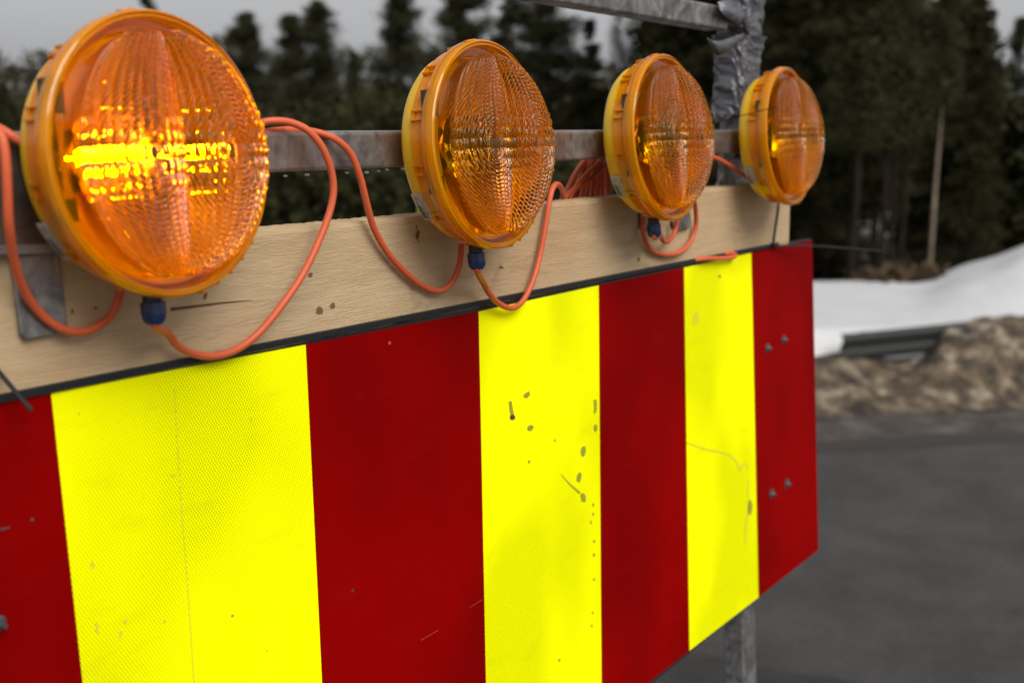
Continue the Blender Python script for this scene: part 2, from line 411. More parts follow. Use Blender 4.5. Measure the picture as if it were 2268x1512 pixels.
def proto(key):
    if key in PROTO: return PROTO[key]
    k, sd = key
    if k == 'spruce': tr, V, H = conifer(10, 2.6, 'spruce', sd, 44000, .02); mm = M_NEED; bk = M_BARK
    elif k == 'narrow': tr, V, H = conifer(10, 1.8, 'spruce', sd, 26000, .03); mm = M_NEED; bk = M_BARK
    elif k == 'pine': tr, V, H = conifer(10, 2.5, 'pine', sd, 30000, .2); mm = M_PINE; bk = M_BARK
    elif k == 'loose': tr, V, H = conifer(10, 1.8, 'pine', sd, 14000, .3); mm = M_PINE; bk = M_BARK
    elif k == 'tallpine': tr, V, H = conifer(10, 1.6, 'pine', sd, 18000, .55); mm = M_PINE; bk = M_PALE
    elif k == 'birch': tr, V, H = birch(10, 2.2, sd, 2.2); mm = M_TWIG; bk = M_TWIG
    me = mesh_quads('crown', V, mm)
    PROTO[key] = (tr, me, bk, {}); return PROTO[key]
def fwd(px, D):
    d = ray(px, 240); h = math.hypot(d.x, d.y); return Vector((d.x/h*D, d.y/h*D, 0))
def ground_z(p):
    return float(terrain(np.array(ev.dot(p)), np.array(max(nv.dot(p)-T0, 0))))
def tree(px, top, D, key, label, cat='tree', group='trees of the wood behind the road', wide=1.0, rot=None, name=None):
    p = fwd(px, D); gzv = ground_z(p)-.05
    d = ray(px, top); ztop = HC+d.z/math.hypot(d.x, d.y)*D
    sc = (ztop-gzv)/10
    tr, me, bk, cache = proto(key)
    nm = name or {'spruce': 'spruce_tree', 'narrow': 'spruce_tree', 'pine': 'pine_tree', 'loose': 'pine_tree', 'tallpine': 'pine_tree', 'birch': 'birch_tree'}[key[0]]
    o = thing(nm, label, cat, (p.x, p.y, gzv), group)
    o.rotation_euler.z = rng.uniform(0, 6.28) if rot is None else rot; wide *= {'pine': 1.3, 'narrow': 1.15}.get(key[0], 1); o.scale = (sc*wide, sc*wide, sc)
    if 'm' not in cache: 
        to = tr.build('trunk', bk, o, world=False); cache['m'] = to.data
    else:
        to = bpy.data.objects.new('trunk', cache['m']); COL.objects.link(to); to.parent = o
    co = bpy.data.objects.new('crown', me); COL.objects.link(co); co.parent = o
    return o
tree(8, 185, 30, ('loose', 1), 'small loose pine at the far left edge of the picture')
tree(75, 165, 38, ('birch', 5), 'thin bare tree left of the lit orange lamp')
tree(335, -25, 34, ('narrow', 2), 'treetop peeping out just above the lit orange lamp')
tree(470, 95, 33, ('pine', 3), 'low bushy pine just right of the lit orange lamp')
tree(548, 36, 35, ('pine', 9), 'narrow pointed spruce against the sky, first right of the lit lamp')
tree(648, 40, 38, ('pine', 5), 'ragged pine left of the gap in the treetops', wide=1.0)
tree(708, 6, 38, ('pine', 6), 'tall ragged pine between the lit lamp and the second lamp', wide=.95)
tree(785, 120, 34, ('loose', 7), 'short reddish loose tree in the gap left of the second lamp')
tree(880, -35, 36, ('pine', 8), 'tall pine standing left of and behind the second lamp', wide=1.0)
tree(940, 170, 32, ('spruce', 2), 'low dark spruce directly behind the second lamp')
tree(1020, -60, 34, ('pine', 9), 'tall dark pine rising above the second lamp')
tree(1130, -90, 32, ('spruce', 6), 'broad spruce right of the second lamp and cut by the top edge')
tree(1215, -70, 33, ('pine', 3), 'dark pine under the left end of the steel arm')
tree(1300, 40, 30, ('narrow', 4), 'small spruce below the steel arm, left of the bare birch')
tree(1372, -10, 34, ('birch', 11), 'bare pinkish birch in the bright gap under the steel arm', wide=.9)
tree(1495, -160, 27, ('spruce', 12), 'tall dark spruce above the third lamp')
tree(1600, -260, 26, ('spruce', 6), 'tall dark spruce behind the taped post')
tree(1720, -330, 25, ('spruce', 13), 'huge dark spruce behind the fourth lamp')
tree(1850, -300, 24, ('spruce', 12), 'huge dark spruce right of the fourth lamp')
tree(1955, -120, 24, ('pine', 14), 'dark pine between the great spruces and the pale trunk')
tree(2086, -60, 22, ('tallpine', 15), 'tree with a long pale slender trunk at the right', rot=1.0, wide=.8)
tree(2160, -30, 24, ('spruce', 2), 'dark spruce right of the pale slender trunk', wide=.8)
tree(2245, 45, 30, ('loose', 16), 'thin airy pine at the right edge of the picture')
tree(2205, 150, 27, ('loose', 7), 'short loose pine low at the right edge')
# bare trunks seen below the crowns at the right
def bare_trunk(px, y0, D, r, lean, label):
    p = fwd(px, D); z0 = ground_z(p)-.05; H = 3.6
    o = thing('tree_trunk', label, 'tree', (p.x, p.y, z0), 'bare trunks in the wood')
    tr = MB().tube([(0, 0, 0), (lean*.4, 0, H*.4), (lean, .1, H)], [r*1.25, r, r*.7], 10)
    tr.build('trunk', M_BARK, o, world=False)
    V = conifer(H, 1.1, 'pine', int(px), 3500, .60)[1]
    me = mesh_quads('crown', V, M_NEED); co = bpy.data.objects.new('crown', me); COL.objects.link(co); co.parent = o
bare_trunk(1908, 0, 20, .055, .15, 'dark bare trunk standing in snow right behind the red board end')
bare_trunk(1973, 0, 21, .045, .1, 'thin brown trunk, first left of the pair of pale gaps')
bare_trunk(1994, 0, 21.5, .035, -.1, 'thin brown trunk between the two pale gaps')
bare_trunk(2018, 0, 22, .05, .1, 'brown trunk just left of the long pale trunk')
# the wood behind as a mass
def mass(name, px0, px1, D0, D1, ytop, N, m, label_kind='stuff', size=(.12, .3), seed=3, zlow=None):
    r = np.random.default_rng(seed); V = []
    px = r.uniform(px0, px1, N); D = r.uniform(D0, D1, N)
    d0 = np.array([ray(a, 240)[:] for a in (0, 1000, 2268)])
    P = np.zeros((N, 3)); k = 0
    dirs = {}
    for i in range(N):
        q = int(px[i]//4)
        if q not in dirs:
            dd = ray(q*4, 240); h = math.hypot(dd.x, dd.y); dirs[q] = (dd.x/h, dd.y/h, ytop(q*4))
        dx, dy, yt = dirs[q]
        D_ = D[i]; jx = r.normal()*.2; jy = r.normal()*.2
        z1 = HC-(yt-240)/FPX*D_; zb = -.8 if zlow is None else zlow(px[i])
        P[i] = (dx*D_+jx, dy*D_+jy, zb+(z1-zb)*r.random()**.75)
    # open the mass up into clumps
    keep = fbm(P[:, 0]*1.1+P[:, 1]*.7, P[:, 2]*1.6, 4, seed) > -.55
    P = P[keep]; n = len(P)
    V = leaf_arrays(P, unit(r.normal(size=(n, 3))), r.uniform(*size, n), r.uniform(.06, .16, n))
    me = mesh_quads(name, V, m); o = bpy.data.objects.new(name, me); COL.objects.link(o); o['kind'] = 'stuff'
    return o
tag(mass('forest_mass', -500, 1830, 30, 44, lambda x: 225+22*sin(x*.013)+14*sin(x*.041+1), 80000, M_NEED, seed=4), 'dark mass of the wood below the treetops', 'forest')
tag(mass('tall_wood', 1430, 2030, 27, 34, lambda x: -260+35*sin(x*.03)+(0 if x < 1850 else (x-1850)*1.9), 90000, M_NEED, size=(.15, .4), seed=14, zlow=lambda x: 1.0+.25*sin(x*.09) if x > 1925 else (-.8 if x < 1890 else .4)), 'dark tall spruce wood closing the view above the fourth lamp', 'forest')
tag(mass('thicket', 2036, 2420, 25, 29, lambda x: min(40+60*sin(x*.05)+max(0, x-2150)*4, 225+25*sin(x*.06)), 62000, M_NEED, size=(.12, .34), seed=15, zlow=lambda x: -.2), 'dark thicket round the pale trunk at the right', 'forest')
tag(mass('hillside_wood', 1820, 3200, 60, 85, lambda x: 238+14*sin(x*.02), 26000, M_SHRUB, size=(.3, .8), seed=5), 'grey brown wooded hillside with snow far behind at the right', 'forest')
tag(mass('far_treeline', -200, 1470, 46, 60, lambda x: 125+35*sin(x*.011+.6)+22*sin(x*.047)+10*sin(x*.13), 19000, M_PINE, size=(.15, .4), seed=24, zlow=lambda x: 1.5), 'hazy paler treeline showing between the nearer treetops at the left', 'forest')
tag(mass('undergrowth', 300, 1790, 24, 29, lambda x: 330+25*sin(x*.02), 42000, M_NEED, seed=6), 'dark undergrowth at the foot of the wood', 'undergrowth')
tag(mass('dry_brushwood', 1960, 2130, 19, 21.5, lambda x: 560+12*sin(x*.08), 2600, M_SHRUB, size=(.15, .4), seed=7), 'dry brushwood on the snow under the pale trunk', 'brushwood')

# marker post with yellow glow of paint, seen under the rail left of the second lamp
pm = bp(940, 455, 7.5); mk = thing('marker_post', 'blurred lime yellow post behind the plank left of the second lamp', 'post', (pm.x, pm.y, 0))
MB().box((pm.x-.06, pm.y-.03, 0), (pm.x+.06, pm.y+.03, pm.z+.05)).build('shaft', mat('lime_paint', (.42, .42, .02), .5), mk)
MB().box((pm.x-.07, pm.y-.04, pm.z+.05), (pm.x+.07, pm.y+.04, pm.z+.09)).build('cap', M_BLACK, mk)

# ---------------------------------------------------------------- the sign: frame, plank, board
YW = .9013                                  # front plane of rail and plank
KT = .083                                   # lean of board and posts
ZT = -.25
def bd(px, py, off=0): return bp(px, py, YW+off, KT, ZT)
base = gz(1500, 1500, 0)
frame = thing('steel_frame', 'galvanised square tube frame carrying the board and lamps', 'frame', (2.0, .95, 0))
# horizontal rail
ra = bp(700, 291.5, YW); rz1 = ra.z; rz0 = rz1-.0405
MB().box((-.05, YW, rz0), (2.34, YW+.04, rz1)).build('rail', M_RAIL, frame, bevel=.004)
# posts (lean like the board)
def post(xr, w, ztop, zbot=HC*-1, parent=frame, nm='post', mm=M_GALV):
    y = lambda z: YW+.043+KT*min(0, z-ZT)
    vf = []
    for z in (zbot, ZT, ztop):
        for (dx, dy) in ((-w, 0), (0, 0), (0, .04), (-w, .04)):
            k = -.06*(z-ZT) if z < ZT else 0
            vf.append((xr+dx, y(z)+dy, HC+z))
    fs = [(0, 3, 2, 1), (8, 9, 10, 11)]
    for l in (0, 4): fs += [(l, l+1, l+5, l+4), (l+1, l+2, l+6, l+5), (l+2, l+3, l+7, l+6), (l+3, l, l+4, l+7)]
    return MB().add(vf, fs).build(nm, mm, parent, bevel=.003)
xp = bp(1671, 220, YW+.043).x
post(xp, .062, .30)
post(.22, .062, .05, nm='post')
for x in (xp-.03, .19): MB().box((x-.12, .55, 0), (x+.12, 1.05, .012)).build('foot_plate', M_GALV, frame, bevel=.003)
# upper arm
a0 = bp(1612, 17, YW+.03); a1 = bp(1612, 68, YW+.03); b0 = bp(1238, -62, YW+.03); b1 = bp(1200, -1, YW+.03)
dv = (b0-a0); dv2 = dv/abs(dv.x)
L_ = abs(a0.x-1.0); e0 = a0+dv2*L_; e1 = a1+((b1-a1)/abs((b1-a1).x))*L_
yb = Vector((0, .045, 0))
MB().add([a0, e0, e1, a1, a0+yb, e0+yb, e1+yb, a1+yb], [(0, 1, 2, 3), (7, 6, 5, 4), (0, 4, 5, 1), (3, 2, 6, 7), (0, 3, 7, 4), (1, 5, 6, 2)]).build('upper_arm', M_GALV, frame, bevel=.004)
MB().box((a0.x, YW+.034, min(a0.z, a1.z)+.01), (xp-.04, YW+.07, max(a0.z, a1.z)-.005)).build('arm_socket', M_GALV, frame, bevel=.002)
# gusset under the rail at the post
g = [bp(x, y, YW+.038) for x, y in ((1604, 342), (1648, 342), (1650, 430), (1580, 430), (1604, 385))]
MB().prism(g, [p+Vector((0, .006, 0)) for p in g]).build('gusset', M_GALV, frame)
# brackets
g = [bp(x, y, YW-.004) for x, y in ((-60, 318), (150, 312), (150, 545), (-60, 548))]
MB().prism(g, [p+Vector((0, .004, 0)) for p in g]).build('bracket_plate', M_DARKPL, frame, bevel=.001)
g = [bp(x, y, YW-.012) for x, y in ((-60, 548), (135, 540), (135, 560), (-60, 568))]
MB().prism(g, [p+Vector((0, .008, 0)) for p in g]).build('bracket_lip', M_GALV, frame, bevel=.001)
def tab(c, name='bracket_tab'):
    g = [bp(x, y, YW-.007) for x, y in c]
    MB().prism(g, [p+Vector((0, .004, 0)) for p in g]).build(name, M_GALV, frame, bevel=.002)
tab([(26, 566), (133, 555), (153, 735), (58, 754), (47, 740)])
tab([(1420, 340), (1450, 340), (1462, 505), (1440, 512), (1422, 505)])
tab([(1492, 440), (1527, 440), (1530, 505), (1504, 511), (1492, 500)])

# duct tape
def tape(name, label, x0, x1, z0, z1, seed, flare=0):
    r = np.random.default_rng(seed); nz, na = 90, 96; V = []
    cx, cy = (x0+x1)/2, YW+.063; hx, hy = (x1-x0)/2+.004, .026
    for i in range(nz):
        u = i/(nz-1); z = z0+(z1-z0)*u
        for j in range(na):
            th = 2*pi*j/na; c, s_ = cos(th), sin(th)
            px_ = np.sign(c)*abs(c)**.38*hx; py_ = np.sign(s_)*abs(s_)**.38*hy
            q = float(fbm(np.array(th*1.3+seed), np.array(z*55+2.5*sin(th*2+seed)), 3, seed))
            w = .0012+.0042*(1-min(1, abs(q)*1.5))**1.5+.0040*(1-min(1, abs(float(fbm(np.array(th*2.2+z*60), np.array(z*38.-th), 3, seed+3)))*1.8))+.0014*float(fbm(np.array(th*5.), np.array(z*120), 2, seed+1))+flare*u**4*(.6+.4*sin(3*th))
            ragged = (.010*sin(th*3+seed)+.006*sin(th*7)) if i in (0, 1) else 0
            ct = cos(th); V.append((cx+px_+w*ct, cy+py_+w*s_, HC+z-ragged))
    fs = [(i*na+j, i*na+(j+1) % na, (i+1)*na+(j+1) % na, (i+1)*na+j) for i in range(nz-1) for j in range(na)]
    return MB().add(V, fs, 0, True)
tp = thing('duct_tape', 'wrinkled grey duct tape wound round the top of the post', 'tape', (xp, YW+.06, HC))
zt = lambda py: bp(1640, py, YW+.043).z-HC
tape('t', '', xp-.078, xp-.004, zt(255), zt(78), 5, .010).build('lower_wrap', M_TAPE, tp)
tape('t', '', xp-.070, xp-.002, zt(84), .24, 9, 0).build('upper_wrap', M_TAPE, tp)
def ribbon(P, Q, name='tape_flap'):
    P = spline(P, 8); Q = spline(Q, 8); n = len(P); vs = P+Q
    m = MB().add(vs, [(i, i+1, n+i+1, n+i) for i in range(n-1)], 0, True); o = m.build(name, M_TAPE, tp)
    s_ = o.modifiers.new('thick', 'SOLIDIFY'); s_.thickness = .0008
ribbon([bp(1590, 5, YW+.02), bp(1600, 30, YW+.012), bp(1622, 48, YW+.02), bp(1640, 60, YW+.035)],
       [bp(1632, -6, YW+.03), bp(1640, 18, YW+.022), bp(1650, 30, YW+.03), bp(1660, 44, YW+.038)])
ribbon([bp(1566, 84, YW+.03), bp(1585, 92, YW+.018), bp(1612, 86, YW+.012), bp(1650, 74, YW+.03)],
       [bp(1580, 118, YW+.032), bp(1596, 122, YW+.02), bp(1616, 112, YW+.018), bp(1640, 92, YW+.03)])
ribbon([bp(1640, 20, YW+.03), bp(1652, 60, YW+.03), bp(1662, 95, YW+.034)],
       [bp(1668, 10, YW+.036), bp(1675, 60, YW+.036), bp(1677, 105, YW+.036)])
ribbon([bp(1660, 78, YW+.036), bp(1674, 84, YW+.032), bp(1677, 105, YW+.034), bp(1673, 132, YW+.036)],
       [bp(1662, 68, YW+.05), bp(1680, 76, YW+.05), bp(1682, 102, YW+.05), bp(1679, 132, YW+.046)])
ribbon([bp(1584, 236, YW+.04), bp(1590, 250, YW+.036), bp(1602, 246, YW+.04)],
       [bp(1592, 262, YW+.042), bp(1600, 268, YW+.038), bp(1612, 256, YW+.04)])

# plank
wz1 = bp(1000, 472, YW).z; wz0 = bp(1400, 611, YW).z
x_end = bp(1745, 500, YW).x; xl = -.35
plank = thing('timber_plank', 'pale rough sawn timber plank above the striped board', 'plank', (1.0, YW, wz0))
def plank_mesh():
    m = MB(); nx, nz = 560, 24; y0 = YW
    V = []; rr = np.random.default_rng(3)
    X = np.linspace(xl, x_end, nx); edge = fbm(X*70, X*0, 4, 2)*.0007
    for i, x in enumerate(X):
        for j in range(nz+1):
            u = j/nz; z = wz0+(wz1-wz0)*u
            if j == nz: z += edge[i]+rr.normal()*.0003
            if j == 0: z -= edge[i]*.8
            xx = x+(.010*(1-u) if i == nx-1 else 0)
            V.append((xx, y0+(.0012 if j in (0, nz) else 0), z))
    fs = [(i*(nz+1)+j, (i+1)*(nz+1)+j, (i+1)*(nz+1)+j+1, i*(nz+1)+j+1) for i in range(nx-1) for j in range(nz)]
    m.add(V, fs, 0, False)
    nb = len(V); top = []; 
    # back sheet, top, bottom, ends
    d = .034; tops = [i*(nz+1)+nz for i in range(nx)]; bots = [i*(nz+1) for i in range(nx)]
    B = [(V[i][0], V[i][1]+d, V[i][2]) for i in tops]+[(V[i][0], V[i][1]+d, V[i][2]) for i in bots]
    o = len(m.v); m.v += B; 
    F = []
    for i in range(nx-1):
        F.append((tops[i], tops[i+1], o+i+1, o+i)); F.append((bots[i+1], bots[i], o+nx+i, o+nx+i+1)); F.append((o+i, o+i+1, o+nx+i+1, o+nx+i))
    F.append(tuple((nx-1)*(nz+1)+j for j in range(nz+1))+(o+nx-1, o+2*nx-1)[:2])
    F.append(tuple(range(nz, -1, -1))+(o+nx, o))
    for f in F: m.f.append(f); m.m.append(0); m.sm.append(False)
    return m
pm_ = plank_mesh()
def flat_blob(m, pts, off, mi, fn=bp, plane=YW):
    vs = [fn(x, y, plane-off) if fn is bp else fn(x, y, -off) for x, y in pts]
    m.add(vs, [tuple(range(len(vs)))], mi)
def ell(cx, cy, a, b, ang=0, n=12, j=.18, seed=0):
    r = random.Random(int(cx*7+cy*13)); out = []
    for k in range(n):
        t_ = 2*pi*k/n; q = 1+r.uniform(-j, j)
        u, v = a*cos(t_)*q, b*sin(t_)*q
        out.append((cx+u*cos(ang)-v*sin(ang), cy+u*sin(ang)+v*cos(ang)))
    return out
def stroke(P, w0, w1=None):
    """thin tapering polygon along pixel points"""
    w1 = w0 if w1 is None else w1; n = len(P); L = []; R = []
    for i, (x, y) in enumerate(P):
        a = P[max(i-1, 0)]; b = P[min(i+1, n-1)]; dx, dy = b[0]-a[0], b[1]-a[1]; l = math.hypot(dx, dy) or 1
        w = w0+(w1-w0)*i/(n-1); L.append((x-dy/l*w/2, y+dx/l*w/2)); R.append((x+dy/l*w/2, y-dx/l*w/2))
    return [(L[i], L[i+1], R[i+1], R[i]) for i in range(n-1)]
for q in stroke([(378, 685), (410, 681), (450, 676), (490, 671), (530, 667), (560, 665)], 8, 1): flat_blob(pm_, q, .0006, 1)
for (x, y, a, b) in ((708, 688, 8, 9), (737, 677, 6, 7), (925, 520, 4, 9), (455, 655, 4, 9), (212, 682, 5, 3), (688, 608, 5, 5), (160, 690, 3, 6), (1110, 592, 5, 3), (1415, 575, 3, 5)):
    flat_blob(pm_, ell(x, y, a, b, .2), .0006, 2)
for q in stroke([(922, 498), (926, 520), (928, 540)], 1.5, 1): flat_blob(pm_, q, .0007, 1)
o = pm_.build('timber', [M_WOOD, M_RESIN, M_KNOT], plank)

# striped board
board = thing('warning_board', 'large warning board of red and fluorescent yellow vertical stripes under the plank', 'sign', bd(1100, 1200))
xs_top = [(-330, 960), (113, 871), (677, 763), (1060, 690), (1326, 632), (1515, 593), (1664, 560), (1799, 533)]
xs_bot = [(-270, 2900), (285, 2441), (740, 2060), (1082, 1790), (1333, 1592), (1527, 1440), (1680, 1322), (1813, 1217)]
marks = {
 3: [('s', [(1130, 888), (1132, 905), (1136, 925)], 7, 9, 0), ('b', ell(1136, 924, 6, 6), 2), ('b', ell(1167, 874, 9, 5, -.8), 0), ('b', ell(1175, 947, 6, 8, .6), 0),
     ('s', [(1318, 885), (1319, 905), (1317, 915)], 7, 5, 0), ('b', ell(1319, 948, 4, 8), 0), ('b', ell(1292, 998, 5, 12, .1), 0), ('b', ell(1283, 1056, 5, 12, .15), 0),
     ('s', [(1243, 1050), (1262, 1072), (1285, 1092)], 1.5, 5, 0), ('b', ell(1292, 1101, 6, 11, -.2), 0), ('b', ell(1172, 1022, 2.5, 4, .3), 0), ('b', ell(1229, 975, 2, 3), 0),
     ('b', ell(1314, 1117, 2, 4), 0), ('b', ell(1314, 1138, 2, 4), 0), ('b', ell(1309, 1156, 2, 4), 0), ('b', ell(1316, 1198, 2, 4), 0), ('b', ell(1316, 1228, 2.5, 4), 0),
     ('b', ell(1316, 1282, 2, 3), 0), ('b', ell(1313, 1356, 2, 3), 0), ('b', ell(1311, 1385, 2, 3), 0), ('b', ell(1239, 1461, 2.5, 3), 0)],
 5: [('s', [(1521, 980), (1560, 994), (1600, 1002), (1618, 1008), (1632, 1024), (1639, 1042)], 3.5, 4.5, 1), ('s', [(1640, 1044), (1645, 1028), (1652, 1026), (1656, 1036)], 4, 4, 1),
     ('b', ell(1661, 1123, 5, 17, .05), 0), ('s', [(1658, 1060), (1656, 1095), (1660, 1115)], 2, 4, 1), ('s', [(1657, 1130), (1651, 1170), (1650, 1205)], 5, 3, 1),
     ('b', ell(1594, 612, 3, 4), 0), ('b', ell(1541, 705, 7, 16, .1), 1)],
 1: [('s', [(386, 858), (392, 960), (404, 1150), (416, 1300), (430, 1512)], 1.2, 2.2, 1), ('b', ell(278, 1375, 4, 6), 1), ('b', ell(267, 1402, 4, 10), 1), ('b', ell(384, 1052, 6, 3), 1), ('b', ell(555, 929, 2, 5), 1), ('b', ell(515, 1363, 3, 3), 0),
     ('b', ell(364, 1375, 3, 4), 1), ('b', ell(592, 1440, 3, 3), 1), ('b', ell(205, 1250, 4, 9), 1), ('b', ell(215, 1390, 4, 14, -.1), 1)],
 0: [('b', ell(71, 1150, 4, 4), 2), ('s', [(0, 1172), (22, 1167)], 5, 3, 2)],
 2: [('b', ell(863, 759, 3, 4), 1), ('b', ell(781, 1307, 3, 3), 2), ('s', [(932, 1417), (970, 1395)], 1, 1, 1), ('s', [(1040, 1345), (1068, 1327)], .5, 1, 1)]}
for i in range(7):
    c = [xs_top[i], xs_top[i+1], xs_bot[i+1], xs_bot[i]]
    fr = [bd(x, y) for x, y in c]; bk = [p+Vector((0, .0012, 0)) for p in fr]
    m = MB().prism(fr, bk)
    yel = i % 2 == 1
    for q in marks.get(i, []):
        if q[0] == 's':
            for a in stroke(q[1], q[2], q[3]): flat_blob(m, a, .0003, 1+q[4], bd)
        else: flat_blob(m, q[1], .0003+.0001*(q[2] != 1), 1+q[2], bd)
    mm = [M_YEL, M_DIRT, M_DIRT2, M_DIRT3] if yel else [M_RED, M_DIRT3, mat('red_smear', (.40, .06, .05), .6), M_STEEL]
    m.build('yellow_stripe' if yel else 'red_stripe', mm, board)
fr = [bd(x, y)+Vector((0, .0016, 0)) for x, y in (xs_top[0], xs_top[-1], xs_bot[-1], xs_bot[0])]
fr[1].x -= .001; fr[2].x -= .001; fr[2].z += .001; fr[3].z += .001
MB().prism(fr, [p+Vector((0, .010, 0)) for p in fr]).build('backing_sheet', M_RUBBER, board)
tA, tB = bd(*xs_top[0]), bd(*xs_top[-1])
eB = bd(1722, 546)
ud = Vector((0, 0, 1))
def trim(name, p, q, z0, z1, y0, y1, mm, bev=.0006):
    vs = [p+Vector((0, y0, z0)), q+Vector((0, y0, z0)), q+Vector((0, y0, z1)), p+Vector((0, y0, z1))]
    MB().prism(vs, [v+Vector((0, y1-y0, 0)) for v in vs]).build(name, mm, board, bevel=bev)
trim('rubber_edging', tA, eB, .0008, .0085, -.003, .004, M_RUBBER, .0012)
trim('aluminium_edging', bd(850, 726), bd(1310, 636), .0075, .0112, .0040, .012, mat('bright_edging', (.85, .85, .86), .5))
trim('top_edging', eB, tB, .0005, .0040, .002, .006, M_RUBBER)
for (x, y, r) in ((1699, 771, .008), (1735, 752, .008), (1708, 1093, .009), (1742, 1071, .009), (-4, 1380, .006)):
    p = bd(x, y); b = MB()
    b.lathe([(.0, -.007), (r*.55, -.0068), (r*.62, -.006), (r*.62, -.002)], 6, 0, p, False)
    b.lathe([(r*1.15, 0), (r*1.15, -.0015), (r*.9, -.0022), (0, -.0022)], 24, 0, p)
    b.tube([p+Vector((0, -.006, .0)), p+Vector((0, -.010, 0))], r*.35, 10)
    b.build('bolt', M_STEEL, board)

# ---------------------------------------------------------------- lamps
def lens_mesh():
    """two bulging lobes side by side: fluted, ringed round each eye, with a flat collar"""
    RX, RZ, HH, RC = .0965, .1010, .040, .1122
    nf, npz = 250, 420
    ph = np.linspace(0, pi, nf+1); u = .5-.5*np.cos(ph)                 # 0 at the valley, 1 at the outer edge
    prof = np.where(ph < pi/2, .36+.64*np.sin(ph)**.8, np.sin(ph)**.42)
    s1 = np.concatenate([[0], np.cumsum(np.hypot(np.diff(u*RX), np.diff(prof*HH)))]); s1 -= s1[np.argmin(abs(u-.5))]
    zt = np.linspace(-1, 1, npz+1); psi = zt*pi/2; z = RZ*np.sin(psi); ez = np.clip(np.cos(psi), 0, 1)
    V = []; F = []
    for sg in (-1, 1):
        U, Zg = np.meshgrid(u, z, indexing='ij'); P_, E_ = np.meshgrid(prof, ez, indexing='ij'); Sg = np.meshgrid(s1, z, indexing='ij')[0]
        X = sg*RX*E_*U; H = HH*E_**.62*P_
        B = np.stack([X, -H, Zg], -1)
        du = np.gradient(B, axis=0); dz = np.gradient(B, axis=1); N = np.cross(du, dz); N = N*(-sg)
        N /= np.linalg.norm(N, axis=-1, keepdims=True)+1e-12
        N = np.where((N[..., 1:2] > 0), -N, N)
        fade = np.clip(E_/.25, 0, 1)
        rd = np.hypot(Sg*1.15, Zg*.9)
        eye = np.clip((rd-.010)/.003, 0, 1)
        d = (np.abs(np.cos(pi*Sg/.0092))*.0027*np.clip((rd-.012)/.006, 0, 1) + np.abs(np.sin(pi*rd/.0038))*.0021*eye
             + np.abs(np.cos(pi*Zg/.0115))*.0015*(np.abs(Zg) < .034) - .0030*np.exp(-(rd/.0075)**2))*fade
        d *= np.clip(np.minimum(U, 1-U)/.02, 0, 1)
        Q = B+N*d[..., None]; Q[..., 1] += .0035
        o = sum(len(v) for v in V); V.append(Q.reshape(-1, 3))
        i = np.arange((nf+1)*(npz+1)).reshape(nf+1, npz+1)+o
        q = np.stack([i[:-1, :-1], i[1:, :-1], i[1:, 1:], i[:-1, 1:]], -1).reshape(-1, 4)
        F.append(q if sg > 0 else q[:, ::-1])
    o = sum(len(v) for v in V); n = 240; th = np.linspace(0, 2*pi, n, endpoint=False); col = []
    for k, f in enumerate((0, .34, .36, .62, .64, 1)):
        a = RX+(RC-RX)*f; b = RZ+(RC-RZ)*f; col.append(np.stack([a*np.cos(th), 0*th+.0035-(.0012 if k in (2, 3) else 0), b*np.sin(th)], -1))
    V.append(np.concatenate(col)); i = np.arange(6*n).reshape(6, n)+o
    F.append(np.stack([i[:-1], i[1:], np.roll(i[1:], -1, 1), np.roll(i[:-1], -1, 1)], -1).reshape(-1, 4))
    me = bpy.data.meshes.new('lens'); me.from_pydata(np.concatenate(V).tolist(), [], np.concatenate(F).tolist())
    me.materials.append(M_LENS); me.update(); return me
LENS = lens_mesh()
def place(name, me, parent):
    o = bpy.data.objects.new(name, me); COL.objects.link(o); o.parent = parent; return o
MESH = {}
def part(name, key, fn, mats, parent):
    if key not in MESH: 
        o = fn().build(name, mats, parent, world=False); MESH[key] = o.data; return o
    return place(name, MESH[key], parent)
def body_mb():
    m = MB().lathe([(0, .056), (.060, .056), (.092, .054), (.101, .051), (.1065, .044), (.1085, .034), (.1095, .020), (.1095, .014), (.104, .014), (.102, .034), (.0, .036)], 128)
    m.lathe([(0, .070), (.035, .070), (.035, .050)], 48)
    return m
def rim_mb():
    m = MB().lathe([(.1105, .030), (.1125, .029), (.1130, .014), (.1175, .012), (.1200, .008), (.1203, .000), (.1192, -.0045), (.1175, -.0058), (.1165, -.0040), (.1155, -.0036), (.1148, -.0050), (.1135, -.0048), (.1125, .0025), (.1118, .0070), (.1085, .0085), (.1088, .0110), (.1098, .0130)], 160, closed=True)
    for k in range(12):                       # clips and ribs round the skirt
        a = rad(12+30*k); M = Matrix.Rotation(-a, 4, 'Y')
        m.box((.1115, .0105, -.006), (.1165, .028, -.0045), 0, M); m.box((.1115, .0105, .0045), (.1165, .028, .006), 0, M)
        m.box((.1116, .0245, -.0045), (.1150, .0285, .0045), 0, M)
    for k in range(5): 
        a = rad(-78+9*k); M = Matrix.Rotation(-a, 4, 'Y'); m.box((.118, -.004, -.001), (.1218, .008, .001), 0, M)
    return m
def inner_mb():
    m = MB().lathe([(0, .0300), (.040, .0300), (.104, .0290), (.1078, .022), (.1080, .010)], 96)
    return m
def board_mb(): return MB().box((-.1045, .008, -.050), (-.0885, .016, .062), 0)
BOX = [((-.074, .012, -.022), (-.060, .026, .020)), ((-.030, .012, -.017), (.022, .026, .017)), ((.040, .010, -.013), (.078, .026, .013))]
def holder_mb(k): return MB().box(*BOX[k])
def added_seam_strip_mb(): return MB().box((-.0018, .0045, -.080), (.0018, .0285, .080), 0)  # added dark strip that draws the dark seam between the lens lobes
def paper_in_mb(): return MB().box((-.1000, .0068, -.032), (-.0915, .0076, .034), 0)
